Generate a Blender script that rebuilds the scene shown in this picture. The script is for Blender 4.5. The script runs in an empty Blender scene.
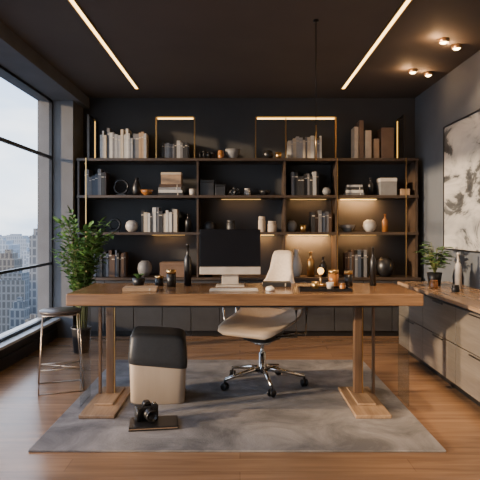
import bpy, bmesh, math, random
from mathutils import Vector, Matrix
random.seed(7)
C = bpy.context.scene.collection
H = 1.175      # eye height
CEIL = 2.66
# ------------------------------------------------------------------ materials
MATS = {}
def nodes_of(name):
    m = bpy.data.materials.new(name); m.use_nodes = True
    nt = m.node_tree
    return m, nt, nt.nodes["Principled BSDF"]
def mat(name, col, rough=0.5, metal=0.0, var=0.12, scale=12.0, bump=0.0, emit=0.0, coat=0.0, stretch=(1,1,1), col2=None):
    if name in MATS: return MATS[name]
    m, nt, p = nodes_of(name)
    N, L = nt.nodes, nt.links
    tc = N.new("ShaderNodeTexCoord"); mp = N.new("ShaderNodeMapping"); mp.inputs["Scale"].default_value = stretch
    nz = N.new("ShaderNodeTexNoise"); nz.inputs["Scale"].default_value = scale; nz.inputs["Detail"].default_value = 5
    L.new(tc.outputs["Object"], mp.inputs[0]); L.new(mp.outputs[0], nz.inputs["Vector"])
    cr = N.new("ShaderNodeValToRGB")
    a = [max(0, c*(1-var)) for c in col]; b = [min(1, c*(1+var)) for c in (col2 or col)]
    cr.color_ramp.elements[0].color = (*a, 1); cr.color_ramp.elements[1].color = (*b, 1)
    cr.color_ramp.elements[0].position = 0.3; cr.color_ramp.elements[1].position = 0.7
    L.new(nz.outputs["Fac"], cr.inputs[0]); L.new(cr.outputs[0], p.inputs["Base Color"])
    p.inputs["Roughness"].default_value = rough; p.inputs["Metallic"].default_value = metal
    if coat: p.inputs["Coat Weight"].default_value = coat
    if bump:
        bp = N.new("ShaderNodeBump"); bp.inputs["Strength"].default_value = bump; bp.inputs["Distance"].default_value = 0.01
        L.new(nz.outputs["Fac"], bp.inputs["Height"]); L.new(bp.outputs[0], p.inputs["Normal"])
    if emit:
        p.inputs["Emission Color"].default_value = (*col, 1); p.inputs["Emission Strength"].default_value = emit
    MATS[name] = m
    return m
def wood(name, c1, c2, axis='x', rough=0.4, s=6.0):
    if name in MATS: return MATS[name]
    st = {'x': (0.12, 1.6, 1.6), 'y': (1.6, 0.12, 1.6), 'z': (1.6, 1.6, 0.12)}[axis]
    m, nt, p = nodes_of(name); N, L = nt.nodes, nt.links
    tc = N.new("ShaderNodeTexCoord"); mp = N.new("ShaderNodeMapping"); mp.inputs["Scale"].default_value = st
    L.new(tc.outputs["Object"], mp.inputs[0])
    n1 = N.new("ShaderNodeTexNoise"); n1.inputs["Scale"].default_value = s; n1.inputs["Detail"].default_value = 8; n1.inputs["Distortion"].default_value = 1.2
    n2 = N.new("ShaderNodeTexNoise"); n2.inputs["Scale"].default_value = s*9; n2.inputs["Detail"].default_value = 3
    for n in (n1, n2): L.new(mp.outputs[0], n.inputs["Vector"])
    ad = N.new("ShaderNodeMath"); ad.operation = 'MULTIPLY_ADD'; ad.inputs[1].default_value = 0.35
    L.new(n2.outputs["Fac"], ad.inputs[0]); 
    sc = N.new("ShaderNodeMath"); sc.operation = 'MULTIPLY'; sc.inputs[1].default_value = 0.75
    L.new(n1.outputs["Fac"], sc.inputs[0]); L.new(sc.outputs[0], ad.inputs[2])
    cr = N.new("ShaderNodeValToRGB"); cr.color_ramp.elements[0].position = 0.35; cr.color_ramp.elements[1].position = 0.72
    cr.color_ramp.elements[0].color = (*c1, 1); cr.color_ramp.elements[1].color = (*c2, 1)
    L.new(ad.outputs[0], cr.inputs[0]); L.new(cr.outputs[0], p.inputs["Base Color"])
    p.inputs["Roughness"].default_value = rough
    bp = N.new("ShaderNodeBump"); bp.inputs["Strength"].default_value = 0.15; bp.inputs["Distance"].default_value = 0.004
    L.new(ad.outputs[0], bp.inputs["Height"]); L.new(bp.outputs[0], p.inputs["Normal"])
    MATS[name] = m
    return m
def glow(name, col, strength):
    if name in MATS: return MATS[name]
    m, nt, p = nodes_of(name)
    nt.nodes.remove(p); e = nt.nodes.new("ShaderNodeEmission")
    e.inputs[0].default_value = (*col, 1); e.inputs[1].default_value = strength
    nt.links.new(e.outputs[0], nt.nodes["Material Output"].inputs[0]); MATS[name] = m
    return m
def glassy(name, tint=(0.9,0.95,0.97), refl=0.06):
    if name in MATS: return MATS[name]
    m, nt, p = nodes_of(name); nt.nodes.remove(p); N, L = nt.nodes, nt.links
    t = N.new("ShaderNodeBsdfTransparent"); t.inputs[0].default_value = (*tint, 1)
    g = N.new("ShaderNodeBsdfGlossy"); g.inputs["Roughness"].default_value = 0.03
    mx = N.new("ShaderNodeMixShader"); mx.inputs[0].default_value = refl
    L.new(t.outputs[0], mx.inputs[1]); L.new(g.outputs[0], mx.inputs[2]); L.new(mx.outputs[0], N["Material Output"].inputs[0])
    MATS[name] = m
    return m
black = mat("black_satin", (0.010,0.010,0.011), 0.35)
blackmetal = mat("black_metal", (0.020,0.020,0.022), 0.35, 0.6)
charcoal = mat("charcoal_lacquer", (0.025,0.025,0.027), 0.45)
cabgrey = mat("grey_cabinet_lacquer", (0.036,0.036,0.039), 0.4)
brass = mat("brass", (0.62,0.40,0.16), 0.28, 1.0)
chrome = mat("chrome", (0.7,0.66,0.60), 0.18, 1.0)
cream = mat("cream_leather", (0.50,0.41,0.32), 0.5, bump=0.1, scale=60)
tan = mat("tan_fabric", (0.42,0.325,0.24), 0.5, bump=0.15, scale=90, var=0.06)
walnut = wood("walnut", (0.09,0.048,0.025), (0.29,0.165,0.085), 'x', 0.2)
walnut_z = wood("walnut_upright", (0.06,0.034,0.020), (0.17,0.10,0.058), 'z', 0.35)
shelfwood = wood("dark_shelf_wood", (0.030,0.021,0.016), (0.075,0.050,0.034), 'x', 0.4)
oak_y = wood("oak_top", (0.20,0.125,0.075), (0.38,0.26,0.165), 'y', 0.25)
white = mat("off_white_ceramic", (0.45,0.42,0.39), 0.4)
keyw = mat("white_keys", (0.62,0.60,0.57), 0.4)
grey = mat("grey_ceramic", (0.17,0.17,0.175), 0.5)
paper = mat("paper", (0.5,0.45,0.38), 0.8)
leafm = mat("leaf_green", (0.05,0.13,0.025), 0.5, col2=(0.13,0.25,0.055), var=0.25, scale=8)
leafd = mat("leaf_dark_green", (0.03,0.08,0.025), 0.5, col2=(0.07,0.16,0.04), var=0.3, scale=8)
soil = mat("soil", (0.03,0.02,0.015), 0.95, bump=0.5, scale=60)
amber = mat("amber_glass", (0.30,0.12,0.03), 0.12, coat=0.5)
led = glow("led_warm", (1.0,0.56,0.16), 1.3)
ledc = glow("led_ceiling", (1.0,0.62,0.21), 7.5)
leds = glow("led_shelf", (1.0,0.56,0.15), 6)
ledf = glow("led_frame", (1.0,0.54,0.11), 1.8)
# ------------------------------------------------------------------ mesh tools
def BM(): return bmesh.new()
def box(bm, x0,x1,y0,y1,z0,z1, mi=0):
    v = [bm.verts.new(c) for c in ((x0,y0,z0),(x1,y0,z0),(x1,y1,z0),(x0,y1,z0),(x0,y0,z1),(x1,y0,z1),(x1,y1,z1),(x0,y1,z1))]
    for f in ((0,3,2,1),(4,5,6,7),(0,1,5,4),(1,2,6,5),(2,3,7,6),(3,0,4,7)):
        bm.faces.new([v[i] for i in f]).material_index = mi
def lathe(bm, prof, seg=24, c=(0,0,0)):
    rings = []
    for r, z in prof:
        if r < 1e-5: rings.append([bm.verts.new((c[0], c[1], c[2]+z))])
        else: rings.append([bm.verts.new((c[0]+r*math.cos(2*math.pi*i/seg), c[1]+r*math.sin(2*math.pi*i/seg), c[2]+z)) for i in range(seg)])
    for a, b in zip(rings, rings[1:]):
        for i in range(seg):
            j = (i+1) % seg
            if len(a) == 1 and len(b) == 1: continue
            if len(a) == 1: f = bm.faces.new((a[0], b[j], b[i]))
            elif len(b) == 1: f = bm.faces.new((a[i], a[j], b[0]))
            else: f = bm.faces.new((a[i], a[j], b[j], b[i]))
            f.smooth = True
def tube(bm, pts, r, seg=8, closed=False, r2=None):
    pts = [Vector(p) for p in pts]; n = len(pts); rings = []
    up = Vector((0.013,0.021,1)).normalized()
    for k, p in enumerate(pts):
        if closed: d = pts[(k+1) % n]-pts[k-1]
        else: d = pts[min(k+1,n-1)]-pts[max(k-1,0)]
        d.normalize()
        u = up if abs(d.dot(up)) < 0.95 else Vector((1,0.02,0.01))
        a = d.cross(u).normalized(); b = d.cross(a).normalized()
        rr = r if r2 is None else r+(r2-r)*k/max(1,n-1)
        rings.append([bm.verts.new(p+a*rr*math.cos(2*math.pi*i/seg)+b*rr*math.sin(2*math.pi*i/seg)) for i in range(seg)])
    m = n if closed else n-1
    for k in range(m):
        A, B = rings[k], rings[(k+1) % n]
        for i in range(seg):
            j = (i+1) % seg
            f = bm.faces.new((A[i],A[j],B[j],B[i])); f.smooth = True
    if not closed:
        bm.faces.new(rings[0]); bm.faces.new(rings[-1])
def loft(bm, secs, n=2.0, seg=32, smooth=True):
    """secs: (z,hx,hy,cx,cy) superellipse sections"""
    rings = []
    for z, hx, hy, cx, cy in secs:
        ring = []
        for i in range(seg):
            t = 2*math.pi*i/seg; c, s = math.cos(t), math.sin(t)
            ring.append(bm.verts.new((cx+hx*math.copysign(abs(c)**(2/n), c), cy+hy*math.copysign(abs(s)**(2/n), s), z)))
        rings.append(ring)
    for a, b in zip(rings, rings[1:]):
        for i in range(seg):
            j = (i+1) % seg
            bm.faces.new((a[i],a[j],b[j],b[i])).smooth = smooth
    bm.faces.new(rings[0]); bm.faces.new(rings[-1])
def obj(name, bm, mats, parent=None, loc=(0,0,0), rot=(0,0,0), bevel=0, label=None, cat=None, group=None, kind=None):
    bmesh.ops.recalc_face_normals(bm, faces=bm.faces[:])
    me = bpy.data.meshes.new(name); bm.to_mesh(me); bm.free()
    for m in (mats if isinstance(mats, (list, tuple)) else [mats]): me.materials.append(m)
    o = bpy.data.objects.new(name, me); C.objects.link(o)
    o.location = loc; o.rotation_euler = rot
    if parent: o.parent = parent
    if bevel:
        b = o.modifiers.new("bevel", 'BEVEL'); b.width = bevel; b.segments = 2; b.limit_method = 'ANGLE'
    tag(o, label, cat, group, kind)
    return o
def tag(o, label=None, cat=None, group=None, kind=None):
    if label: o["label"] = label
    if cat: o["category"] = cat
    if group: o["group"] = group
    if kind: o["kind"] = kind
def empty(name, loc, rotz=0, label=None, cat=None, group=None):
    o = bpy.data.objects.new(name, None); o.empty_display_size = 0.05; C.objects.link(o)
    o.location = loc; o.rotation_euler = (0,0,rotz); tag(o, label, cat, group)
    return o
def copy_thing(o, loc, rotz=None):
    n = o.copy(); C.objects.link(n); n.location = loc
    if rotz is not None: n.rotation_euler = (0,0,rotz)
    for ch in o.children:
        c = ch.copy(); C.objects.link(c); c.parent = n
        for g in ch.children:
            d = g.copy(); C.objects.link(d); d.parent = c
    return n
def bx(name, dims, m, **k):
    bm = BM(); box(bm, *dims); return obj(name, bm, m, **k)
# ------------------------------------------------------------------ room shell
XL, XR, YB, YF = -1.97, 2.0, 6.4, -1.6
# floor
m, nt, p = nodes_of("oak_floor"); N, L = nt.nodes, nt.links
tc = N.new("ShaderNodeTexCoord"); br = N.new("ShaderNodeTexBrick")
br.inputs["Scale"].default_value = 1.0; br.inputs["Brick Width"].default_value = 1.7; br.inputs["Row Height"].default_value = 0.15
br.inputs["Mortar Size"].default_value = 0.0025; br.inputs["Color1"].default_value = (0.25,0.25,0.25,1); br.inputs["Color2"].default_value = (0.8,0.8,0.8,1)
br.inputs["Mortar"].default_value = (0,0,0,1)
L.new(tc.outputs["Object"], br.inputs["Vector"])
mp = N.new("ShaderNodeMapping"); mp.inputs["Scale"].default_value = (0.5,6,1); L.new(tc.outputs["Object"], mp.inputs[0])
nz = N.new("ShaderNodeTexNoise"); nz.inputs["Scale"].default_value = 3.5; nz.inputs["Detail"].default_value = 9; nz.inputs["Distortion"].default_value = 0.6
L.new(mp.outputs[0], nz.inputs["Vector"])
mx = N.new("ShaderNodeMath"); mx.operation = 'MULTIPLY_ADD'; mx.inputs[1].default_value = 0.3
L.new(br.outputs["Color"], mx.inputs[0]); 
sc = N.new("ShaderNodeMath"); sc.operation = 'MULTIPLY'; sc.inputs[1].default_value = 0.7; L.new(nz.outputs["Fac"], sc.inputs[0]); L.new(sc.outputs[0], mx.inputs[2])
cr = N.new("ShaderNodeValToRGB"); cr.color_ramp.elements[0].position = 0.1; cr.color_ramp.elements[1].position = 0.75
cr.color_ramp.elements[0].color = (0.08,0.043,0.026,1); cr.color_ramp.elements[1].color = (0.37,0.22,0.125,1)
L.new(mx.outputs[0], cr.inputs[0]); L.new(cr.outputs[0], p.inputs["Base Color"]); p.inputs["Roughness"].default_value = 0.22
bp = N.new("ShaderNodeBump"); bp.inputs["Strength"].default_value = 0.15; bp.inputs["Distance"].default_value = 0.003
L.new(mx.outputs[0], bp.inputs["Height"]); L.new(bp.outputs[0], p.inputs["Normal"])
floorm = m
wallm = mat("charcoal_wall_paint", (0.036,0.037,0.040), 0.75, scale=3, var=0.1, bump=0.05)
wallr = mat("slate_blue_wall_paint", (0.10,0.113,0.135), 0.75, scale=2, var=0.12, bump=0.05)
ceilm = mat("ceiling_taupe", (0.105,0.086,0.074), 0.8, scale=2, var=0.08)
pillm = mat("grey_plaster", (0.12,0.122,0.13), 0.75, scale=4)
bx("floor", (XL-0.2,XR+0.1,YF-0.1,YB+0.1,-0.1,0), floorm, kind="structure")
bx("ceiling", (XL-0.2,XR+0.1,YF-0.1,YB+0.1,CEIL,CEIL+0.1), ceilm, kind="structure")
bx("wall_back", (XL-0.2,XR+0.1,YB,YB+0.1,0,CEIL), wallm, kind="structure")
bx("wall_right", (XR,XR+0.1,YF,YB,0,CEIL), wallr, kind="structure")
bx("wall_front", (XL-0.2,XR+0.1,YF-0.1,YF,0,CEIL), mat("pale_bounce_wall",(0.40,0.35,0.30),0.8), kind="structure")  # wall out of view, made pale to bounce light back into the room
bx("wall_left", (XL-0.2,XL,YF,YB,0,0.19), charcoal, kind="structure")
bx("trim_1", (XL-0.2,XL+0.05,YF,5.99,0.191,0.215), mat("sill_grey",(0.6,0.6,0.6),0.35), kind="structure")
bx("trim_2", (XL-0.2,-1.72,YF,YB,2.54,CEIL), pillm, kind="structure")
bx("trim_3", (XL-0.2,-1.79,6.0,YB,0,2.54), pillm, kind="structure")
bx("baseboard_left", (XL,XL+0.015,YF,6.0,0,0.10), black, kind="structure")
bx("baseboard_right", (XR-0.015,XR,YF,YB,0,0.08), black, kind="structure")
# windows
edges = [-1.55,-0.05,1.45,2.95,4.45,5.99]
for i in range(5):
    y0, y1 = edges[i], edges[i+1]; bm = BM(); t = 0.025
    x0, x1 = XL-0.065, XL-0.035
    box(bm, x0,x1,y0,y0+t,0.215,2.54); box(bm, x0,x1,y1-t,y1,0.215,2.54)
    box(bm, x0,x1,y0+t,y1-t,0.215,0.245); box(bm, x0,x1,y0+t,y1-t,2.515,2.54)
    box(bm, x0,x1,y0+t,y1-t,1.91,1.94); box(bm, x0,x1,y0+t,y1-t,0.785,0.81)
    w = obj("window_%d" % (i+1), bm, blackmetal, kind="structure")
    bx("glass_pane", (XL-0.053,XL-0.047,y0+t,y1-t,0.245,2.515), glassy("window_glass",(0.97,0.985,1.0),0.04), parent=w)
# ------------------------------------------------------------------ outside
bm = BM(); box(bm, -1500,1500,-300,2500,-91,-90)
obj("ground", bm, mat("hazy_ground",(0.10,0.12,0.14),0.9,scale=0.03,var=0.5), kind="structure")
def bmat(name, c1, c2):
    m, nt, p = nodes_of(name); N, L = nt.nodes, nt.links
    tc = N.new("ShaderNodeTexCoord"); s = N.new("ShaderNodeSeparateXYZ"); L.new(tc.outputs["Object"], s.inputs[0])
    a = N.new("ShaderNodeMath"); L.new(s.outputs[0], a.inputs[0]); L.new(s.outputs[1], a.inputs[1])
    cb = N.new("ShaderNodeCombineXYZ"); L.new(a.outputs[0], cb.inputs[0]); L.new(s.outputs[2], cb.inputs[1])
    b = N.new("ShaderNodeTexBrick"); b.offset = 0; b.inputs["Scale"].default_value = 1; b.inputs["Brick Width"].default_value = 1.8; b.inputs["Row Height"].default_value = 3.0
    b.inputs["Mortar Size"].default_value = 0.35; b.inputs["Color1"].default_value = (*c1,1); b.inputs["Color2"].default_value = (*[x*0.75 for x in c1],1); b.inputs["Mortar"].default_value = (*c2,1)
    L.new(cb.outputs[0], b.inputs["Vector"]); L.new(b.outputs[0], p.inputs["Base Color"]); p.inputs["Roughness"].default_value = 0.5
    return m
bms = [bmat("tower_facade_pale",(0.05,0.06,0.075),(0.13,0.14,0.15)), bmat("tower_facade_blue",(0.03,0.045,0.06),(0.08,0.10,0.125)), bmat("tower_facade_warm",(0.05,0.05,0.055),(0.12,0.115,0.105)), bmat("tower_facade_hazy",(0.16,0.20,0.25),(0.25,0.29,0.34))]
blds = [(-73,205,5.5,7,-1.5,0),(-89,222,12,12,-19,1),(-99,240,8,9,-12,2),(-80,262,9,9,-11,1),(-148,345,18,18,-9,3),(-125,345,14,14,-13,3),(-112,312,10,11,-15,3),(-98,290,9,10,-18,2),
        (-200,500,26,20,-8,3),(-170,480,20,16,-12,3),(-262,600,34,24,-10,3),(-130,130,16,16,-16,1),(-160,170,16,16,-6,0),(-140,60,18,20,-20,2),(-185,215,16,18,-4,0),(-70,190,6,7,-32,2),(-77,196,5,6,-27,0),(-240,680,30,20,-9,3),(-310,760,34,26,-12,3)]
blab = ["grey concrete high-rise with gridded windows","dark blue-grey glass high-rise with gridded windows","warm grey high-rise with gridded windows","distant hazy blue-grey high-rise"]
for x,y,w,d,top,k in blds:
    bm = BM(); box(bm,-w/2,w/2,-d/2,d/2,0,top+90); box(bm,-w/3,w/3,-d/3,d/3,top+90,top+92.5); box(bm,-w/6,w/6,-d/8,d/8,top+92.5,top+94)
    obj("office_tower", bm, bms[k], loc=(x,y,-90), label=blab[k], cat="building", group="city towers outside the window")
# ------------------------------------------------------------------ rug
m, nt, p = nodes_of("grey_rug"); N, L = nt.nodes, nt.links
tc = N.new("ShaderNodeTexCoord")
n1 = N.new("ShaderNodeTexNoise"); n1.inputs["Scale"].default_value = 2.6; n1.inputs["Detail"].default_value = 9; n1.inputs["Roughness"].default_value = 0.65; n1.inputs["Distortion"].default_value = 0.8
n2 = N.new("ShaderNodeTexNoise"); n2.inputs["Scale"].default_value = 90
for n in (n1,n2): L.new(tc.outputs["Object"], n.inputs["Vector"])
cr = N.new("ShaderNodeValToRGB"); cr.color_ramp.elements[0].position = 0.36; cr.color_ramp.elements[1].position = 0.64
cr.color_ramp.elements[0].color = (0.10,0.097,0.10,1); cr.color_ramp.elements[1].color = (0.26,0.25,0.25,1)
L.new(n1.outputs["Fac"], cr.inputs[0]); L.new(cr.outputs[0], p.inputs["Base Color"]); p.inputs["Roughness"].default_value = 0.95
bp = N.new("ShaderNodeBump"); bp.inputs["Strength"].default_value = 0.5; bp.inputs["Distance"].default_value = 0.004
L.new(n2.outputs["Fac"], bp.inputs["Height"]); L.new(bp.outputs[0], p.inputs["Normal"])
bx("area_rug", (-1.11,1.08,2.93,4.95,0,0.012), m, bevel=0.004, label="mottled grey low-pile rug under the desk", cat="rug")
R = 0.012
# ------------------------------------------------------------------ desk
desk = empty("desk", (0.03,3.87,R), label="large walnut desk with thick top and pedestal legs", cat="desk")
dz = -R
bm = BM(); box(bm,-1.127,1.127,-0.35,0.35,0.684+dz,0.76+dz); obj("desktop", bm, walnut, parent=desk, bevel=0.008)
bm = BM(); box(bm,-1.0,1.0,-0.24,0.26,0.66+dz,0.684+dz); obj("apron", bm, charcoal, parent=desk, label="dark underframe")
for s, nm in ((-1,'a'),(1,'b')):
    cx = -0.915 if s < 0 else 0.775
    bm = BM(); box(bm,cx-0.10,cx+0.12,-0.46,0.16,0,0.024); box(bm,cx-0.05,cx+0.07,-0.28,0.10,0.024,0.038); obj("foot", bm, oak_y, parent=desk, bevel=0.005)
    bm = BM(); box(bm,cx-0.026,cx+0.026,-0.06,0.0,0.038,0.66+dz); obj("leg", bm, walnut_z, parent=desk, bevel=0.004)
    bm = BM(); box(bm,cx+0.0265,cx+0.033,-0.058,-0.045,0.038,0.66+dz); obj("edge_strip", bm, brass, parent=desk, label="thin brass edge strip")
    px = cx+0.115 if s > 0 else cx-0.08
    bm = BM(); box(bm,px-0.008,px+0.008,-0.02,0.01,0.024,0.66+dz); obj("leg_brace", bm, walnut_z, parent=desk)
    gx = 1.07*s
    bm = BM(); box(bm,gx-0.004,gx+0.004,-0.22,0.02,0,0.684+dz); obj("side_panel", bm, glassy("panel_glass",(0.86,0.88,0.88),0.12), parent=desk, label="clear glass side panel")
DT = 0.761
# ------------------------------------------------------------------ bookcase
SY0, SY1 = 6.04, 6.39
bc = empty("bookcase", (0.08,6.2,0.64), label="wall-wide dark wood open bookcase with lit shelves", cat="bookcase")
def bcp(name, x0,x1,y0,y1,z0,z1, m, **k):
    bm = BM(); box(bm, x0-0.08,x1-0.08,y0-6.2,y1-6.2,z0-0.64,z1-0.64); return obj(name, bm, m, parent=bc, **k)
SH = [1.93,1.53,1.13]
for z in SH: bcp("shelf", -1.765,1.93,SY0,SY1,z-0.030,z, shelfwood, bevel=0.003)
UP = [-1.75,-0.46,0.485,1.05,1.915]
lv = [0.64]+[s for s in reversed(SH)]
for x in UP:
    for i in range(3):
        bcp("upright", x-0.010,x+0.010,SY0+0.02,SY1,lv[i],lv[i+1]-0.030, shelfwood)
for x in (-1.66,1.79,1.05):
    bcp("brass_post", x-0.0045,x+0.0045,SY0-0.010,SY0-0.001,0.64,1.93, brass)
def lamp(kind, loc, energy, col, rot=(0,0,0), **k):
    l = bpy.data.lights.new(kind.lower()+"_lamp", kind); l.energy = energy; l.color = col
    for a, v in k.items(): setattr(l, a, v)
    o = bpy.data.objects.new(kind.lower()+"_lamp", l); C.objects.link(o); o.location = loc; o.rotation_euler = rot
    return o
bays = [(UP[i]+0.03, UP[i+1]-0.03) for i in range(4)]
def strip(b, z, frac=1.0, off=0, e=0, m=led):
    x0,x1 = bays[b]; c=(x0+x1)/2+off; h=(x1-x0)/2*frac
    bcp("led_strip", c-h,c+h,SY1-0.09,SY1-0.08,z-0.037,z-0.031, m, label="warm LED strip")
    if e:   # the light the strip throws down the wall behind
        l = lamp('AREA',(c,SY1-0.075,z-0.041),e,(1.0,0.50,0.18),shape='RECTANGLE',size=2*h,size_y=0.012)
        l.rotation_euler = (math.radians(30),0,0)
strip(1,1.53,0.5,0,0.4); strip(2,1.53,0.8,0,0.8); strip(3,1.53,0.5,-0.15,6,leds)
strip(0,1.13,0.3,0.3,0.5); strip(1,1.13,0.5,0.15,2.5,leds); strip(2,1.13,0.9,0,9,leds); strip(3,1.13,0.5,-0.15,2)
bx("worktop", (-1.765,1.95,6.03,6.39,0.61,0.64), shelfwood, bevel=0.003, label="dark wood counter on the base cabinets", cat="worktop")
cw = (1.95+1.765)/6
cab = None
for i in range(6):
    x = -1.765+cw*(i+0.5); L4 = cw/2-0.002
    if cab is None:
        cab = empty("base_cabinet", (x,6.21,0), label="charcoal two-door base cabinet under the counter", cat="cabinet", group="base cabinets under the bookcase")
        bm = BM(); box(bm,-L4,L4,-0.16,0.18,0.06,0.608); box(bm,-L4,L4,-0.12,0.18,0,0.06); obj("body", bm, black, parent=cab)
        for s in (-1,1):
            a, b = (-L4,-0.002) if s<0 else (0.002,L4)
            bm = BM(); box(bm,a+0.002,b-0.002,-0.178,-0.161,0.065,0.603); d = obj("door", bm, cabgrey, parent=cab, bevel=0.002)
            bm = BM(); hx = s*0.03; box(bm,hx-0.005,hx+0.005,-0.19,-0.178,0.44,0.56); obj("handle", bm, blackmetal, parent=d)
    else: copy_thing(cab, (x,6.21,0))
# light frames on top shelf
def light_frame(x0,x1,h,mid=None, z=1.931):
    e = empty("light_frame", (x0,6.12,z), label="slim brass rectangular frame with glowing top rail", cat="light", group="lit frames on the top shelf")
    w = x1-x0; t=0.012; bm = BM()
    box(bm,0,t,-0.02,0.02,0,h); box(bm,w-t,w,-0.02,0.02,0,h); box(bm,t,w-t,-0.02,0.02,h-t,h)
    if mid: box(bm,mid-x0-t/2,mid-x0+t/2,-0.02,0.02,0,h-t)
    obj("frame", bm, brass, parent=e)
    bm = BM(); box(bm,t+0.01,w-t-0.01,-0.012,0.012,h-t-0.01,h-t-0.001); obj("led_strip", bm, leds, parent=e)
    bm = BM(); box(bm,t+0.005,w-t-0.005,-0.026,-0.021,h-t+0.003,h-0.003); obj("led_strip", bm, ledf, parent=e)
light_frame(-0.92,-0.49,0.455); light_frame(0.165,1.05,0.455,0.50)
for x in (-1.64,1.78):
    e = empty("light_frame", (x,6.2,1.931), label="slim dark frame set edge-on with glowing inner strip", cat="light", group="lit frames on the top shelf")
    bm = BM(); box(bm,-0.012,0.012,-0.15,-0.138,0,0.47); box(bm,-0.012,0.012,0.138,0.15,0,0.47); box(bm,-0.012,0.012,-0.138,0.138,0.458,0.47); obj("frame", bm, black, parent=e)
    bm = BM(); box(bm,-0.005,0.005,0.130,0.137,0.02,0.45); obj("led_strip", bm, ledf, parent=e)
# ------------------------------------------------------------------ books
PAL = {"white":(0.50,0.485,0.46),"pale grey":(0.30,0.30,0.31),"grey":(0.14,0.14,0.15),"black":(0.018,0.018,0.02),"tan":(0.34,0.23,0.14),"cream":(0.45,0.385,0.30),"dark brown":(0.07,0.038,0.022),"slate blue":(0.05,0.065,0.095)}
def bookmat(c): return mat("book_cover_"+c.replace(" ","_"), PAL[c], 0.55)
def book_mesh(bm, t, h, d):
    c = min(0.003, t*0.15)
    box(bm,-t/2,-t/2+c,-d/2,d/2,0,h); box(bm,t/2-c,t/2,-d/2,d/2,0,h); box(bm,-t/2+c,t/2-c,-d/2,-d/2+0.004,0,h)
    box(bm,-t/2+c,t/2-c,-d/2+0.004,d/2-0.005,0.003,h-0.004,1)
    box(bm,-t/2+c,t/2-c,-d/2-0.0015,-d/2,h*0.78,h*0.82,1)
def book_row(x0,x1,z,hmin,hmax,cols,group,yf=6.10):
    x = x0
    while x < x1-0.012:
        t = random.uniform(0.018,0.042); t = min(t, x1-x); h = random.uniform(hmin,hmax); d = random.uniform(0.15,0.2); c = random.choice(cols)
        bm = BM(); book_mesh(bm,t-0.001,h,d)
        obj("book", bm, [bookmat(c),paper], loc=(x+t/2,yf+d/2+random.uniform(0,0.02),z+0.001), label="%s %s book standing upright on the shelf" % ("tall" if h>(hmin+hmax)/2 else "short", c), cat="book", group=group)
        x += t
def book_stack(x,y,z,n,cols,group,w=0.22,d=0.16,rz=0,taper=0.01,where="shelf"):
    for i in range(n):
        t = random.uniform(0.022,0.034); c = cols[i % len(cols)]; ww = w-taper*i
        bm = BM(); book_mesh(bm,t,ww,d)
        rot = Matrix.Rotation(math.radians(90),4,'Y'); bmesh.ops.transform(bm, matrix=rot, verts=bm.verts)
        bmesh.ops.translate(bm, vec=(-ww/2,0,t/2), verts=bm.verts)
        obj("book", bm, [bookmat(c),paper], loc=(x,y,z+0.0005), rot=(0,0,rz+random.uniform(-0.08,0.08)), label="%s book lying flat in a stack on the %s" % (c,where), cat="book", group=group)
        z += t+0.0008
    return z
darks = ["black","grey","dark brown","black","slate blue"]
g="books on the top shelf"
book_row(-1.53,-1.22,1.93,0.25,0.34,["white","pale grey","white","cream","grey"],g)
book_row(-1.22,-1.02,1.93,0.22,0.33,["grey","black","pale grey","tan"],g)
book_row(-0.86,-0.56,1.93,0.16,0.21,["black","grey","black","pale grey"],g, yf=6.16)
book_row(0.53,0.90,1.93,0.20,0.26,["white","grey","pale grey","white","cream"],g, yf=6.16)
g="books on the second shelf"
book_row(0.56,0.86,1.53,0.2,0.27,["grey","black","pale grey","black"],g)
book_row(-1.70,-1.46,1.53,0.2,0.3,darks,g)
g="books on the third shelf"
book_row(-1.08,-0.68,1.13,0.2,0.27,["white","grey","black","cream"],g)
book_row(0.78,1.0,1.13,0.18,0.25,darks,g)
g="books on the counter"
book_row(-1.6,-1.25,0.64,0.24,0.32,darks,g); book_row(1.15,1.4,0.64,0.22,0.3,darks,g)
zt = book_stack(-0.76,6.17,1.53,4,["black","white","grey","dark brown"],"stacked books on the second shelf",w=0.27)
book_stack(1.25,6.17,1.53,4,["grey","white","black","pale grey"],"stacked books on the second shelf",w=0.2)
# ------------------------------------------------------------------ lathe decor
def vase(name, prof, m, loc, label, cat, seg=24):
    bm = BM(); lathe(bm, prof, seg); return obj(name, bm, m, loc=(loc[0],loc[1],loc[2]+0.001), label=label, cat=cat)
def P_vase(r,h): return [(0,0),(r*0.6,0),(r*0.9,h*0.15),(r,h*0.4),(r*0.75,h*0.65),(r*0.35,h*0.82),(r*0.45,h),(r*0.36,h),(r*0.28,h*0.82),(0,h*0.8)]
def P_bottle(r,h): return [(0,0),(r,0),(r,h*0.6),(r*0.8,h*0.68),(r*0.35,h*0.74),(r*0.35,h*0.95),(r*0.45,h*0.95),(r*0.45,h),(0,h)]
def P_bowl(r,h): return [(0,0),(r*0.4,0),(r*0.45,h*0.08),(r*0.85,h*0.5),(r,h),(r*0.95,h),(r*0.8,h*0.55),(0,h*0.2)]
def P_jar(r,h): return [(0,0),(r*0.95,0),(r,h*0.05),(r,h*0.72),(r*0.85,h*0.78),(r*0.9,h*0.79),(r*0.9,h*0.97),(r*0.85,h),(0,h)]
def P_cup(r,h): return [(0,0),(r*0.85,0),(r,h),(r*0.92,h),(r*0.78,h*0.1),(0,h*0.1)]
def P_round(r,h): return [(0,0),(r*0.5,0),(r*0.9,h*0.25),(r,h*0.5),(r*0.85,h*0.8),(r*0.45,h*0.97),(r*0.4,h*0.97),(r*0.35,h*0.9),(0,h*0.88)]
Y=6.18
A,B_,C_ = SH; D_=0.64
vase("jar",P_jar(0.03,0.075),black,(-0.30,Y,A),"small black lidded jar on the top shelf","jar")
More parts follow.
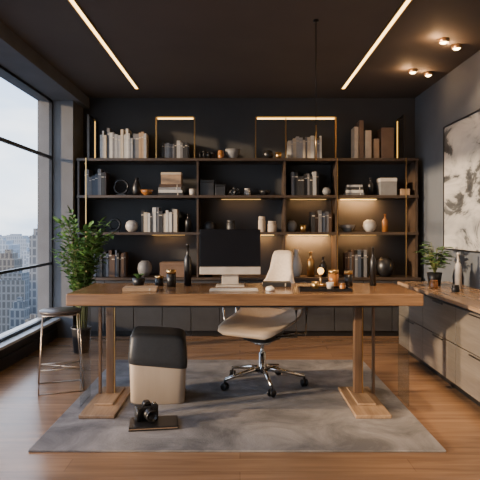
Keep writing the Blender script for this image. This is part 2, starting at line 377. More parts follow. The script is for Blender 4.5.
vase("jar",P_jar(0.035,0.09),amber,(-0.21,Y-0.05,A),"small amber jar on the top shelf","jar")
vase("bowl",P_bowl(0.085,0.11),grey,(-0.08,Y,A),"grey ceramic bowl on the top shelf","bowl")
vase("vase",P_round(0.06,0.1),black,(0.31,Y-0.02,A),"rounded black stone vase on the top shelf","vase")
vase("cup",P_cup(0.035,0.07),brass,(0.42,Y-0.05,A),"small brass cup on the top shelf","cup")
def camera_thing(loc, s, rotz, label):
    e = empty("camera", loc, rotz, label, "camera")
    bm = BM(); loft(bm,[(0,0.066*s,0.028*s,0,0),(0.004*s,0.07*s,0.031*s,0,0),(0.075*s,0.07*s,0.031*s,0,0),(0.083*s,0.064*s,0.026*s,0,0)],n=5); obj("body", bm, mat("camera_black",(0.015,0.015,0.016),0.5,bump=0.2,scale=200), parent=e)
    bm = BM(); loft(bm,[(0.083*s,0.028*s,0.026*s,0,0),(0.1*s,0.022*s,0.022*s,0,0),(0.108*s,0.016*s,0.018*s,0,0)],n=4); obj("viewfinder", bm, black, parent=e)
    bm = BM(); lathe(bm,[(0,0),(0.036*s,0),(0.036*s,0.03*s),(0.031*s,0.034*s),(0.031*s,0.05*s),(0.034*s,0.053*s),(0.034*s,0.075*s),(0.027*s,0.075*s),(0.024*s,0.06*s),(0,0.064*s)])
    obj("lens", bm, black, parent=e, loc=(0.006*s,-0.031*s,0.042*s), rot=(math.radians(90),0,0))
    bm = BM(); loft(bm,[(0.006*s,0.016*s,0.016*s,0,0),(0.08*s,0.015*s,0.014*s,0,0)],n=3); obj("grip", bm, black, parent=e, loc=(-0.056*s,-0.034*s,0))
    bm = BM(); lathe(bm,[(0,0),(0.012*s,0),(0.012*s,0.009*s),(0,0.009*s)]); obj("dial", bm, chrome, parent=e, loc=(0.048*s,0,0.083*s))
    return e
camera_thing((-0.39,Y-0.03,A+0.001),0.85,0.2,"small black camera on the top shelf")
camera_thing((-0.055,Y-0.05,B_+0.001),0.8,-0.3,"small black camera on the second shelf")
def case(name,x,y,z,w,d,h,m,label,cat,lid=None):
    e = empty(name,(x,y,z+0.001),label=label,cat=cat)
    bm = BM(); box(bm,-w/2,w/2,-d/2,d/2,0,h*0.8); obj("body", bm, m, parent=e, bevel=0.003)
    bm = BM(); box(bm,-w/2-0.002,w/2+0.002,-d/2-0.002,d/2+0.002,h*0.8,h); obj("lid", bm, lid or m, parent=e, bevel=0.003)
kraft = mat("kraft_board",(0.30,0.20,0.125),0.7); kraft2 = mat("brown_board",(0.15,0.09,0.058),0.7); beige = mat("beige_linen",(0.44,0.36,0.275),0.8)
def panel(x,z,w,h,m,label,d=0.18,y=6.2): bx("box_file", (-w/2,w/2,-d/2,d/2,0,h), m, loc=(x,y,z+0.001), bevel=0.003, label=label, cat="box file")
panel(1.27,A,0.045,0.35,beige,"cream box file standing on the top shelf")
panel(1.325,A,0.05,0.42,kraft2,"tall brown box file on the top shelf")
panel(1.40,A,0.07,0.31,beige,"beige linen box file on the top shelf")
panel(1.49,A,0.06,0.22,kraft,"short tan box file on the top shelf")
panel(1.61,A,0.14,0.34,kraft2,"wide brown box file on the top shelf")
case("storage_box",-0.75,6.17,zt,0.22,0.15,0.13,kraft,"tan lidded box on a stack of books","box",beige)
case("storage_box",-0.36,Y,B_,0.15,0.16,0.17,charcoal,"dark lidded box on the second shelf","box",black)
case("storage_box",-0.215,Y,B_,0.11,0.16,0.12,charcoal,"small dark lidded box on the second shelf","box",black)
case("storage_box",1.62,Y,B_,0.18,0.16,0.19,grey,"grey lidded box on the second shelf","box",white)
case("storage_box",1.80,Y-0.04,B_,0.10,0.10,0.07,kraft,"small tan box on the second shelf","box")
def ring_sculpture(x,z,r,m,label):
    e = empty("ring_sculpture",(x,6.18,z+0.001),label=label,cat="sculpture")
    bm = BM(); box(bm,-0.05,0.05,-0.03,0.03,0,0.015); obj("base", bm, black, parent=e)
    bm = BM(); tube(bm,[(r*math.cos(a*math.pi/16),0,0.013+r+0.01+r*math.sin(a*math.pi/16)) for a in range(32)],0.014,8,True); obj("ring", bm, m, parent=e)
ring_sculpture(-1.31,B_,0.075,black,"black ring sculpture on the second shelf")
ring_sculpture(-1.38,C_,0.06,black,"small black ring sculpture on the third shelf")
vase("vase",P_vase(0.05,0.2),black,(-1.14,Y,B_),"black vase on the second shelf","vase")
vase("bowl",P_bowl(0.07,0.06),amber,(-1.02,Y-0.05,B_),"shallow amber bowl on the second shelf","bowl")
vase("cup",P_cup(0.035,0.07),white,(-0.52,Y-0.06,B_),"small white cup on the second shelf","cup")
vase("jar",P_jar(0.035,0.08),white,(0.08,Y,B_),"small white lidded jar on the second shelf","jar")
vase("bowl",P_bowl(0.06,0.06),black,(0.27,Y,B_),"small black bowl on the second shelf","bowl")
vase("vase",P_round(0.05,0.09),grey,(0.95,Y-0.03,B_),"round grey vase on the second shelf","vase")
vase("bottle",P_bottle(0.03,0.2),black,(1.44,Y,B_),"black bottle on the second shelf","bottle")
# third shelf
vase("vase",P_round(0.07,0.13),white,(-1.19,Y-0.02,C_),"round white ceramic vase on the third shelf","vase")
vase("bottle",P_bottle(0.035,0.2),black,(-0.57,Y-0.03,C_),"black bottle on the third shelf","bottle")
vase("vase",P_round(0.065,0.12),charcoal,(-0.34,Y,C_),"round charcoal vase on the third shelf","vase")
vase("jar",P_jar(0.05,0.13),charcoal,(-0.1,Y,C_),"dark lidded jar on the third shelf","jar")
vase("candle",P_jar(0.04,0.17),beige,(0.24,Y-0.05,C_),"cream pillar candle on the third shelf","candle")
vase("candle",P_jar(0.05,0.12),beige,(0.35,Y-0.05,C_),"short cream pillar candle on the third shelf","candle")
vase("vase",P_round(0.06,0.13),grey,(0.57,Y,C_),"round grey vase on the third shelf","vase")
vase("cup",P_cup(0.035,0.08),brass,(0.69,Y-0.06,C_),"small brass cup on the third shelf","cup")
vase("bowl",P_bowl(0.09,0.08),grey,(1.18,Y,C_),"grey bowl on the third shelf","bowl")
vase("vase",P_round(0.075,0.14),white,(1.43,Y,C_),"round off-white vase on the third shelf","vase")
vase("bottle",P_bottle(0.035,0.2),amber,(1.60,Y,C_),"amber bottle on the third shelf","bottle")
# counter
vase("vase",P_round(0.08,0.18),grey,(-1.05,Y,D_),"round grey vase on the counter","vase")
case("storage_box",-0.72,Y,D_,0.3,0.2,0.16,kraft2,"brown lidded box on the counter","box")
vase("vase",P_vase(0.07,0.30),charcoal,(-0.35,Y,D_),"tall dark vase on the counter","vase")
vase("vase",P_vase(0.065,0.30),white,(0.62,Y,D_),"white vase on the counter","vase")
vase("bottle",P_bottle(0.04,0.27),brass,(0.78,Y,D_),"brass bottle on the counter","bottle")
vase("bottle",P_bottle(0.035,0.22),black,(0.92,Y,D_),"black bottle on the counter","bottle")
vase("vase",P_round(0.10,0.22),black,(1.6,Y,D_),"round black vase on the counter","vase")
# ------------------------------------------------------------------ ceiling lights
for x in (-1.095,1.095):
    e = empty("ceiling_light", (x,3.95,CEIL), label="long recessed linear LED light in the ceiling", cat="ceiling light", group="linear ceiling lights")
    bm = BM(); box(bm,-0.026,-0.015,-4.0,2.0,-0.008,0); box(bm,0.015,0.026,-4.0,2.0,-0.008,0); box(bm,-0.026,0.026,2.0,2.014,-0.008,0); box(bm,-0.026,0.026,-4.014,-4.0,-0.008,0); obj("channel", bm, brass, parent=e)
    bm = BM(); box(bm,-0.015,0.015,-4.0,2.0,-0.005,-0.001); obj("diffuser", bm, ledc, parent=e)
spotglow = glow("spot_lens", (1.0,0.70,0.36), 25)
def aim(o, target):
    o.rotation_euler = (Vector(target)-o.location).to_track_quat('-Z','Y').to_euler()
WARM = (1.0,0.66,0.38)
bronzecan = mat("bronze_can", (0.30,0.20,0.12), 0.35, 0.8)
def spot_can(x,y,target,energy,size=60,blend=0.7,up=0.0):
    e = empty("ceiling_spot_or_fill", (x,y,CEIL), label="small round warm ceiling spotlight", cat="spotlight", group="ceiling spotlights")  # shared by the visible cans and the added fill spots
    bm = BM(); lathe(bm,[(0.030,-0.004),(0.030,-0.026),(0.034,-0.030),(0.042,-0.028),(0.044,0),(0.030,0)]); obj("trim_ring", bm, bronzecan, parent=e)
    bm = BM(); lathe(bm,[(0,-0.038),(0.018,-0.036),(0.029,-0.026),(0.029,-0.006),(0,-0.006)]); obj("bulb", bm, spotglow, parent=e)
    l = lamp('SPOT', (x,y,CEIL-0.05), energy, WARM, spot_size=math.radians(size), spot_blend=blend, shadow_soft_size=0.04); aim(l, target)
    if up:
        lamp('POINT', (x-0.07,y-0.05,CEIL-0.055), up, (1.0,0.55,0.25), shadow_soft_size=0.008)  # added point light for the warm halo on the ceiling
spot_can(1.60,4.40,(1.8,3.9,0.6),70,70,up=2.6); spot_can(1.76,4.55,(2.0,4.9,1.3),22,80,up=1.8)
spot_can(1.62,5.25,(1.75,5.3,0.6),25,70,up=2.2); spot_can(1.80,5.35,(1.0,6.3,1.3),8,70,up=1.6)
spot_can(0.9,3.3,(0.75,3.8,0.76),150,50)  # added unseen spot, warms the right half of the desktop
spot_can(-0.9,3.3,(-0.6,3.9,0.76),22,60)  # added unseen spot, weaker fill on the left half of the desktop
spot_can(1.5,1.9,(1.6,3.1,0),170,50); spot_can(-1.4,1.9,(-1.6,3.1,0),210,50); spot_can(0,1.2,(0.1,2.3,0),70,50)  # added unseen spots, make the warm light pools on the front floor
s_ = lamp('SUN',(-10,0,6),9,(1.0,0.70,0.42),angle=math.radians(2)); s_.rotation_euler = Vector((0.92,0.36,-0.17)).to_track_quat('-Z','Y').to_euler()
# pendant
e = empty("pendant_light",(0.543,4.0,CEIL),label="very slim dark tubular pendant hanging over the desk",cat="pendant light")
bm = BM(); lathe(bm,[(0,-0.012),(0.02,-0.012),(0.02,0),(0,0)]); obj("canopy", bm, blackmetal, parent=e)
bm = BM(); tube(bm,[(0,0,-0.012),(0,0,-0.75)],0.003); obj("rod", bm, blackmetal, parent=e)
bm = BM(); tube(bm,[(0,0,-0.75),(0,0,-1.0)],0.005); obj("lamp_tube", bm, brass, parent=e)
# ------------------------------------------------------------------ sideboard
sb = empty("sideboard",(1.745,4.15,0),label="long taupe drawer sideboard with oak top along the wall",cat="sideboard")
sfront = wood("taupe_veneer",(0.12,0.104,0.09),(0.20,0.175,0.15),'y',0.35)
HB=0.67; y0s,y1s=-1.65,1.15
bm = BM(); box(bm,-0.255,0.235,y0s,y1s,HB-0.028,HB); obj("top", bm, oak_y, parent=sb, bevel=0.004)
bm = BM(); box(bm,-0.225,0.235,y0s+0.01,y1s-0.01,0.08,HB-0.028); obj("body", bm, charcoal, parent=sb)
bm = BM(); box(bm,-0.17,0.235,y0s+0.05,y1s-0.05,0,0.08); obj("plinth", bm, black, parent=sb)
nd=4; wd=(y1s-y0s-0.02)/nd
for i in range(nd):
    a=y0s+0.01+i*wd
    for z0,z1 in ((0.085,0.36),(0.366,0.625)):
        bm = BM(); box(bm,-0.245,-0.2255,a+0.003,a+wd-0.003,z0,z1); d=obj("drawer", bm, sfront, parent=sb, bevel=0.002)
        bm = BM(); box(bm,-0.254,-0.2455,a+wd*0.35,a+wd*0.65,z1-0.016,z1-0.008); obj("handle", bm, blackmetal, parent=d)
SB=HB
# plants
def leaf(bm, base, d, L_, w, droop=0.3):
    d = Vector(d).normalized(); side = d.cross(Vector((0,0,1)))
    side = side.normalized() if side.length > 1e-3 else Vector((1,0,0))
    n = 4; prev=None; b=Vector(base)
    for k in range(n+1):
        t=k/n; p=b+d*L_*t+Vector((0,0,-droop*L_*t*t)); ww=w*math.sin(math.pi*min(0.98,t*0.9+0.06))
        cur=(bm.verts.new(p-side*ww),bm.verts.new(p+Vector((0,0,-ww*0.3))),bm.verts.new(p+side*ww))
        if prev:
            bm.faces.new((prev[0],prev[1],cur[1],cur[0])); bm.faces.new((prev[1],prev[2],cur[2],cur[1]))
        prev=cur
def frond(bs, bl, base, az, length, lift, leafL, leafW, nl=10):
    pts=[]; 
    for k in range(nl+1):
        t=k/nl; r=length*(0.18*t+0.42*t*t)*(1.15-lift); z=length*lift*(1.35*t-0.5*t*t)
        pts.append(Vector((base[0]+r*math.cos(az),base[1]+r*math.sin(az),base[2]+z)))
    tube(bs, pts, 0.006, 5, r2=0.002)
    for k in range(4,nl+1):
        d=(pts[k]-pts[k-1]).normalized(); s=Vector((-math.sin(az),math.cos(az),0))
        for sg in (-1,1):
            leaf(bl, pts[k], d*0.6+s*sg*random.uniform(0.7,1.1)+Vector((0,0,random.uniform(-0.1,0.3))), leafL*random.uniform(0.75,1.15), leafW, random.uniform(0.2,0.6))
    leaf(bl, pts[-1], d, leafL, leafW)
e = empty("potted_plant",(-1.50,5.3,0),label="tall leafy green plant in dark pot beside the window",cat="plant")
bm = BM(); lathe(bm,[(0,0),(0.07,0),(0.09,0.22),(0.10,0.24),(0.09,0.24),(0.086,0.21),(0,0.21)]); obj("pot", bm, charcoal, parent=e)
bm = BM(); lathe(bm,[(0,0.212),(0.085,0.212),(0.084,0.218),(0,0.218)]); obj("soil", bm, soil, parent=e)
bs, bl = BM(), BM()
for i in range(38):
    az = i*2.4+random.uniform(-0.2,0.2); lf=random.uniform(0.80,1.02); ln=random.uniform(0.80,1.30)
    frond(bs, bl, (random.uniform(-0.04,0.04),random.uniform(-0.04,0.04),0.215), az, ln*1.05, lf, 0.115, 0.024, 11)
def clampx(bm, lim):
    for v in bm.verts:
        if v.co.x < lim: v.co.x = lim+(v.co.x-lim)*0.1
        if v.co.y > 0.65: v.co.y=0.65+(v.co.y-0.65)*0.1
clampx(bl,-0.40); clampx(bs,-0.40)
obj("stem", bs, mat("stem_green",(0.12,0.14,0.04),0.6), parent=e); obj("foliage", bl, leafm, parent=e)
e = empty("potted_plant",(1.72,4.95,SB+0.001),label="small leafy plant in dark pot on the sideboard",cat="plant")
bm = BM(); lathe(bm,[(0,0),(0.05,0),(0.065,0.11),(0.058,0.11),(0.054,0.1),(0,0.1)]); obj("pot", bm, black, parent=e)
bs, bl = BM(), BM()
for i in range(44):
    az=i*2.4; r=random.uniform(0.03,0.11); zt_=random.uniform(0.18,0.38); tip=(r*math.cos(az),r*math.sin(az),zt_)
    tube(bs,[(0,0,0.1),(tip[0]*0.4,tip[1]*0.4,0.1+(zt_-0.1)*0.6),tip],0.003,5)
    leaf(bl,tip,(math.cos(az),math.sin(az),0.35),0.09,0.032,0.4); leaf(bl,(tip[0]*0.6,tip[1]*0.6,zt_*0.8),(math.cos(az+1),math.sin(az+1),0.3),0.08,0.028,0.4)
obj("stem", bs, MATS["stem_green"], parent=e); obj("foliage", bl, leafd, parent=e)
vase("bottle",P_bottle(0.028,0.30),white,(1.80,4.62,SB),"slim white ceramic bottle on the sideboard","bottle")
vase("vase",P_vase(0.045,0.22),black,(1.86,4.78,SB),"slim black vase on the sideboard","vase")
vase("jar",P_jar(0.035,0.07),amber,(1.62,4.68,SB),"small amber jar on the sideboard","jar")
vase("jar",P_jar(0.03,0.055),black,(1.70,4.42,SB),"small black jar on the sideboard","jar")
# painting
m, nt, p = nodes_of("abstract_painting"); N, L = nt.nodes, nt.links
tc = N.new("ShaderNodeTexCoord"); mp = N.new("ShaderNodeMapping"); mp.inputs["Rotation"].default_value=(0.8,0,0); mp.inputs["Scale"].default_value=(1,0.8,2.2); mp.inputs["Location"].default_value=(0,1.3,0.4); L.new(tc.outputs["Object"], mp.inputs[0])
n1 = N.new("ShaderNodeTexNoise"); n1.inputs["Scale"].default_value=1.7; n1.inputs["Detail"].default_value=10; n1.inputs["Roughness"].default_value=0.62; n1.inputs["Distortion"].default_value=0.9; L.new(mp.outputs[0], n1.inputs["Vector"])
cr = N.new("ShaderNodeValToRGB"); els=cr.color_ramp.elements
els[0].position=0.38; els[0].color=(0.03,0.032,0.036,1); els[1].position=0.66; els[1].color=(0.52,0.50,0.475,1)
x=els.new(0.45); x.color=(0.08,0.085,0.09,1); x=els.new(0.475); x.color=(0.30,0.30,0.30,1); x=els.new(0.54); x.color=(0.44,0.43,0.42,1)
L.new(n1.outputs["Fac"], cr.inputs[0]); L.new(cr.outputs[0], p.inputs["Base Color"]); p.inputs["Roughness"].default_value=0.6
e = empty("painting",(1.999,4.6,0.97),label="large grey and white abstract canvas in thin frame",cat="painting")
bm=BM(); box(bm,-0.03,0,-0.8,0.8,0.012,1.168); obj("canvas", bm, m, parent=e)
bm=BM(); box(bm,-0.036,0,-0.812,-0.801,0,1.18); box(bm,-0.036,0,0.801,0.812,0,1.18); box(bm,-0.036,0,-0.801,0.801,0,0.0115); box(bm,-0.036,0,-0.801,0.801,1.1685,1.18); obj("frame", bm, blackmetal, parent=e)
# ------------------------------------------------------------------ office chair
ch = empty("office_chair",(0.165,4.16,R),math.radians(-32),"beige-tan swivel office chair with curved shell and chrome base","chair")
def shell(bm, prof, th):
    """prof: list of (y,z,halfwidth,side_lift); builds a thick curved sheet"""
    nu=20; top=[]; bot=[]
    for k,(y,z,w,sl) in enumerate(prof):
        a=prof[max(0,k-1)]; b=prof[min(len(prof)-1,k+1)]
        d=Vector((0,b[0]-a[0],b[1]-a[1])).normalized(); nrm=Vector((0,-d.z,d.y))
        rt=[];rb=[]
        for i in range(nu+1):
            u=-1+2*i/nu; x=w*u
            p=Vector((x,y,z))+nrm*(sl*abs(u)**2.5)
            e_=math.sqrt(max(0.0,1-abs(u)**6)); t2=th*max(0.15,e_)*(0.35 if k in (0,len(prof)-1) else 1)
            rt.append(bm.verts.new(p+nrm*t2*0.5)); rb.append(bm.verts.new(p-nrm*t2*0.5))
        top.append(rt); bot.append(rb)
    for k in range(len(prof)-1):
        for i in range(nu):
            bm.faces.new((top[k][i],top[k][i+1],top[k+1][i+1],top[k+1][i])).smooth=True
            bm.faces.new((bot[k][i+1],bot[k][i],bot[k+1][i],bot[k+1][i+1])).smooth=True
        for i in (0,nu): bm.faces.new((top[k][i],top[k+1][i],bot[k+1][i],bot[k][i])).smooth=True
    for k in (0,len(prof)-1):
        for i in range(nu): bm.faces.new((top[k][i],top[k][i+1],bot[k][i+1],bot[k][i])).smooth=True
bm=BM(); shell(bm,[(-0.27,0.395,0.17,0.0),(-0.26,0.415,0.22,0.003),(-0.21,0.43,0.25,0.012),(-0.12,0.435,0.265,0.03),(0.0,0.43,0.27,0.06),(0.10,0.43,0.27,0.085),(0.18,0.445,0.265,0.11),(0.235,0.48,0.255,0.11),(0.262,0.53,0.24,0.10)],0.034)
obj("seat", bm, tan, parent=ch)
bm=BM(); shell(bm,[(0.266,0.535,0.235,0.10),(0.28,0.60,0.215,0.085),(0.295,0.68,0.17,0.06),(0.305,0.76,0.125,0.03),(0.315,0.84,0.10,0.015),(0.325,0.90,0.095,0.01),(0.335,0.945,0.09,0.008),(0.342,0.975,0.078,0.005),(0.345,0.985,0.05,0.0)],0.042)
obj("backrest", bm, cream, parent=ch)
bm=BM(); loft(bm,[(0.32,0.07,0.08,0,0),(0.345,0.13,0.13,0,0),(0.410,0.15,0.15,0,0)],n=3); obj("seat_pan", bm, black, parent=ch)
bm=BM(); tube(bm,[(0,0.12,0.345),(0,0.28,0.36),(0,0.335,0.44),(0,0.345,0.62)],0.014); obj("back_support", bm, chrome, parent=ch)
for s in (-1,1):
    bm=BM(); tube(bm,[(s*0.12,-0.03,0.37),(s*0.30,-0.04,0.39),(s*0.31,-0.06,0.595)],0.008); tube(bm,[(s*0.12,0.10,0.37),(s*0.30,0.12,0.39),(s*0.31,0.12,0.595)],0.008); a=obj("armrest", bm, chrome, parent=ch)
    bm=BM(); loft(bm,[(0.59,0.018,0.13,s*0.308,0.03),(0.598,0.024,0.14,s*0.308,0.03),(0.606,0.022,0.138,s*0.308,0.03),(0.612,0.016,0.13,s*0.308,0.03)],n=4); obj("arm_pad", bm, tan, parent=a)
bm=BM(); lathe(bm,[(0,0.09),(0.035,0.09),(0.035,0.13),(0.026,0.14),(0.026,0.24),(0.015,0.242),(0.015,0.30),(0.06,0.302),(0.07,0.32),(0,0.32)]); obj("gas_column", bm, chrome, parent=ch)
for i in range(5):
    a=math.radians(72*i+24); dx,dy=math.cos(a),math.sin(a)
    bm=BM(); tube(bm,[(dx*0.02,dy*0.02,0.12),(dx*0.12,dy*0.12,0.112),(dx*0.31,dy*0.31,0.075)],0.021,8,r2=0.012); obj("base_leg", bm, chrome, parent=ch)
    bm=BM(); tube(bm,[(0,0,0.075),(0,0,0.045)],0.008); box(bm,-0.006,0.006,-0.012,0.012,0.02,0.05)
    c=obj("caster", bm, black, parent=ch, loc=(dx*0.31,dy*0.31,0), rot=(0,0,a+0.6))
    for s in (-1,1):
        bm=BM(); lathe(bm,[(0,-0.008),(0.02,-0.008),(0.027,-0.004),(0.027,0.004),(0.02,0.008),(0,0.008)],20); obj("wheel", bm, black, parent=c, loc=(s*0.016,0,0.027), rot=(0,math.radians(90),0))
# ------------------------------------------------------------------ ottoman
pf = empty("storage_ottoman",(-0.56,3.86,R),math.radians(6),"pale oak storage ottoman with dark grey leather cover","ottoman")
pale = mat("pale_oak_smooth",(0.40,0.32,0.245),0.5,var=0.07,scale=5,stretch=(3,3,0.5))
bm=BM(); loft(bm,[(0,0.172,0.172,0,0),(0.006,0.180,0.180,0,0),(0.27,0.188,0.185,0,0),(0.28,0.183,0.18,0,0)],n=9,seg=72); obj("body", bm, pale, parent=pf)
bm=BM(); loft(bm,[(0.250,0.190,0.187,0,0),(0.255,0.195,0.192,0,0),(0.30,0.196,0.193,0,0),(0.43,0.184,0.180,0,0),(0.447,0.176,0.172,0,0),(0.455,0.160,0.157,0,0),(0.457,0.10,0.10,0,0)],n=9,seg=72)
for v in bm.verts:
    t=(v.co.x/0.2)
    if v.co.z>0.31: v.co.z += -0.015*t-0.004*t*t
    if v.co.z<0.31: v.co.z -= 0.022*t
obj("cushion", bm, mat("dark_leather",(0.028,0.030,0.034),0.42,bump=0.12,scale=50), parent=pf)
# ------------------------------------------------------------------ things on the rug
camera_thing((-0.56,3.35,R+0.0225),1.0,0.25,"black camera with lens resting on a dark case on the rug").rotation_euler=(0,0,0.45)
e=empty("flat_case",(-0.51,3.26,R),0.14,"black flat case with tan edge lying on the rug","case")
bm=BM(); box(bm,-0.135,0.15,-0.05,0.14,0,0.008); obj("body", bm, black, parent=e, bevel=0.002)
bm=BM(); box(bm,-0.13,0.145,-0.045,0.135,0.008,0.014); obj("edge_band", bm, kraft, parent=e)
bm=BM(); box(bm,-0.133,0.148,-0.048,0.138,0.014,0.022); obj("lid", bm, black, parent=e, bevel=0.002)
# ------------------------------------------------------------------ stool
bronze=mat("bronze_wire",(0.40,0.32,0.25),0.3,0.9)
def stool(x,y,h,r,b,topm,legm,label,rz):
    e=empty("stool",(x,y,0),rz,label,"stool",)
    bm=BM(); lathe(bm,[(0,h-0.022),(r*0.96,h-0.022),(r,h-0.018),(r,h-0.004),(r*0.97,h),(0,h)],40); obj("seat", bm, topm, parent=e)
    t=b*0.80; zt=h-0.022; w_=0.004
    bm=BM(); tube(bm,[(-t,-t,zt-0.005),(t,-t,zt-0.005),(t,t,zt-0.005),(-t,t,zt-0.005)],w_,6,True); tube(bm,[(-t,-t,zt-0.005),(t,t,zt-0.005)],w_,6); tube(bm,[(t,-t,zt-0.005),(-t,t,zt-0.005)],w_,6); obj("seat_frame", bm, legm, parent=e)
    for sx in (-1,1):
        for sy in (-1,1):
            bm=BM(); tube(bm,[(sx*t,sy*t,zt-0.005),(sx*b,sy*b,0.005)],w_,6); obj("leg", bm, legm, parent=e)
    bm=BM(); tube(bm,[(-b,-b,0.005),(b,-b,0.005),(b,b,0.005),(-b,b,0.005)],w_,6,True); obj("base_frame", bm, legm, parent=e)
    bm=BM(); q=b*0.94
    tube(bm,[(-q,-q,0.17),(q,q,0.15)],w_,6); tube(bm,[(q,-q,0.17),(-q,q,0.15)],w_,6)
    tube(bm,[(-q,-q,0.17),(q,-q,0.17)],w_,6); tube(bm,[(-q,q,0.15),(q,q,0.15)],w_,6)
    obj("foot_rest", bm, legm, parent=e)
stool(-1.32,4.12,0.575,0.150,0.155,mat("dark_wood_seat",(0.04,0.028,0.022),0.35),bronze,"slim dark round stool on angular thin wire frame",0.35)
# ------------------------------------------------------------------ desk items
mo=empty("monitor",(-0.07,3.98,DT),0.0,"desktop monitor with black screen and pale chin","monitor")
alu=mat("pale_aluminium",(0.60,0.54,0.47),0.35,0.3)
bm=BM(); box(bm,-0.215,0.215,-0.02,0.0,0.14,0.405); obj("screen", bm, mat("screen_glass",(0.006,0.006,0.008),0.12), parent=mo, bevel=0.002)
bm=BM(); box(bm,-0.215,0.215,0.0005,0.02,0.085,0.405); box(bm,-0.215,0.215,-0.02,0.0,0.085,0.139); obj("chin", bm, alu, parent=mo, bevel=0.003)
bm=BM(); box(bm,-0.06,0.06,0.0205,0.03,0.012,0.25); box(bm,-0.10,0.10,-0.06,0.09,0,0.010); obj("stand", bm, alu, parent=mo, bevel=0.003)
kb=empty("keyboard",(-0.04,3.70,DT),0,"slim pale keyboard on the desk","keyboard")
bm=BM(); box(bm,-0.16,0.16,-0.055,0.055,0,0.010); obj("body", bm, alu, parent=kb, bevel=0.002)
bm=BM()
for r_ in range(5):
    for c_ in range(14):
        x=-0.152+c_*0.0218; y=-0.048+r_*0.0196; box(bm,x,x+0.019,y,y+0.0165,0.010,0.013)
k=obj("keys", bm, keyw, parent=kb); k["kind"]="stuff"
bm=BM(); loft(bm,[(0,0.028,0.05,0,0),(0.006,0.031,0.054,0,0),(0.02,0.027,0.048,0,0),(0.027,0.015,0.03,0,0)],n=2.4); obj("computer_mouse", bm, keyw, loc=(0.2,3.72,DT), label="white computer mouse beside the keyboard", cat="mouse")
def tray(x,y,w,d,m,label):
    bm=BM(); box(bm,-w/2,w/2,-d/2,d/2,0,0.006); box(bm,-w/2,w/2,-d/2,-d/2+0.006,0.006,0.018); box(bm,-w/2,w/2,d/2-0.006,d/2,0.006,0.018); box(bm,-w/2,-w/2+0.006,-d/2+0.006,d/2-0.006,0.006,0.018); box(bm,w/2-0.006,w/2,-d/2+0.006,d/2-0.006,0.006,0.018)
    obj("tray", bm, m, loc=(x,y,DT), label=label, cat="tray")
book_stack(-0.66,3.72,DT,1,["tan"],"notebooks on the desk",w=0.22,d=0.15,rz=0.1,where="desk")
tray(0.56,3.72,0.34,0.16,black,"black rectangular tray on the desk")
book_stack(0.26,4.0,DT,1,["black"],"notebooks on the desk",w=0.2,d=0.14,where="desk")
e=empty("potted_plant",(-0.72,3.98,DT),label="tiny dark plant in black pot on the desk",cat="plant")
bm=BM(); lathe(bm,[(0,0),(0.035,0),(0.045,0.06),(0.04,0.06),(0.036,0.05),(0,0.05)]); obj("pot", bm, black, parent=e)
bl=BM()
for i in range(14):
    a=i*2.4; leaf(bl,(0,0,0.05),(math.cos(a)*0.7,math.sin(a)*0.7,1),0.075,0.013,0.3)
obj("foliage", bl, leafd, parent=e)
def candlejar(x,y,r,h,m,label):
    e=empty("candle_jar",(x,y,DT),label=label,cat="candle")
    bm=BM(); lathe(bm,[(0,0),(r,0),(r,h*0.78),(r*0.93,h*0.78),(r*0.93,h*0.7),(0,h*0.7)]); obj("jar", bm, m, parent=e)
    bm=BM(); lathe(bm,[(0,h*0.781),(r*1.03,h*0.781),(r*1.03,h),(0,h)]); obj("lid", bm, brass, parent=e)
candlejar(-0.485,3.95,0.033,0.12,black,"black jar with brass lid on the desk"); candlejar(-0.58,4.02,0.03,0.07,black,"small black jar with brass lid on the desk")
vase("bottle",P_bottle(0.026,0.30),black,(-0.375,4.02,DT),"tall slim black bottle on the desk","bottle")
candlejar(0.66,3.95,0.035,0.12,amber,"amber jar with brass lid on the desk"); candlejar(0.77,3.98,0.03,0.11,black,"black jar with brass lid on the desk")
vase("bottle",P_bottle(0.022,0.28),black,(0.955,4.02,DT),"tall very slim black bottle on the desk","bottle")
vase("cup",P_cup(0.025,0.05),brass,(0.50,3.72,DT+0.006),"small brass cup on the desk tray","cup"); vase("cup",P_cup(0.025,0.045),white,(0.60,3.73,DT+0.006),"small white cup on the desk tray","cup")
vase("jar",P_jar(0.02,0.04),amber,(0.68,3.71,DT+0.006),"tiny amber jar on the desk tray","jar")
e=empty("table_lamp",(0.585,4.06,DT),label="small brass table lamp with glowing globe",cat="lamp")
bm=BM(); lathe(bm,[(0,0),(0.04,0),(0.04,0.008),(0.006,0.012),(0.006,0.07),(0.018,0.08),(0,0.08)]); obj("base", bm, brass, parent=e)
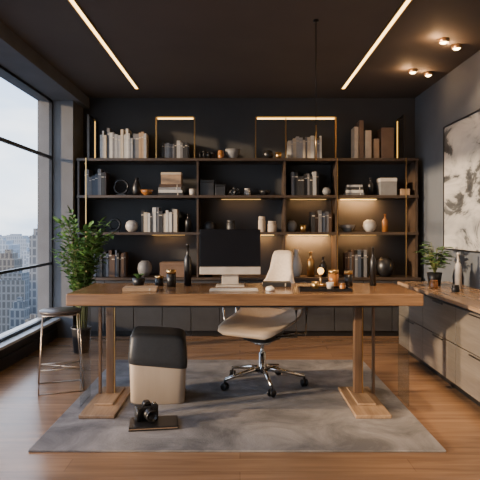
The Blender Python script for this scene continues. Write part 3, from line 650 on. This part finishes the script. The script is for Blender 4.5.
bm=BM(); lathe(bm,[(0,0.08)]+[(0.024*math.sin(math.pi*k/10),0.104-0.024*math.cos(math.pi*k/10)) for k in range(1,10)]+[(0,0.128)]); obj("lamp_shade", bm, glow("globe_glow",(1.0,0.55,0.14),4), parent=e)
# ------------------------------------------------------------------ world
w=bpy.data.worlds.new("sky"); bpy.context.scene.world=w; w.use_nodes=True; nt=w.node_tree; N,L=nt.nodes,nt.links; bg=N["Background"]
tc=N.new("ShaderNodeTexCoord"); s=N.new("ShaderNodeSeparateXYZ"); L.new(tc.outputs["Generated"], s.inputs[0])
cr=N.new("ShaderNodeValToRGB"); cr.color_ramp.elements[0].position=0.0; cr.color_ramp.elements[0].color=(0.50,0.60,0.74,1); cr.color_ramp.elements[1].position=0.45; cr.color_ramp.elements[1].color=(0.18,0.36,0.72,1)
q=cr.color_ramp.elements.new(0.06); q.color=(0.74,0.84,0.96,1)
L.new(s.outputs[2], cr.inputs[0])
mp=N.new("ShaderNodeMapping"); mp.inputs["Scale"].default_value=(1,1,3); L.new(tc.outputs["Generated"], mp.inputs[0])
nz=N.new("ShaderNodeTexNoise"); nz.inputs["Scale"].default_value=5.0; nz.inputs["Detail"].default_value=7; L.new(mp.outputs[0], nz.inputs["Vector"])
c2=N.new("ShaderNodeValToRGB"); c2.color_ramp.elements[0].position=0.40; c2.color_ramp.elements[1].position=0.66; L.new(nz.outputs["Fac"], c2.inputs[0])
mx=N.new("ShaderNodeMixRGB"); mx.inputs[2].default_value=(1.0,1.0,1.0,1); L.new(c2.outputs[0], mx.inputs[0]); L.new(cr.outputs[0], mx.inputs[1]); L.new(mx.outputs[0], bg.inputs[0]); bg.inputs[1].default_value=4.0
# ------------------------------------------------------------------ camera
cd=bpy.data.cameras.new("view_camera"); cd.sensor_width=36; cd.lens=42; cd.shift_y=-0.025; cd.clip_end=3000
co=bpy.data.objects.new("view_camera",cd); C.objects.link(co); co.location=(0,0,H); co.rotation_euler=(math.radians(90),0,0); bpy.context.scene.camera=co
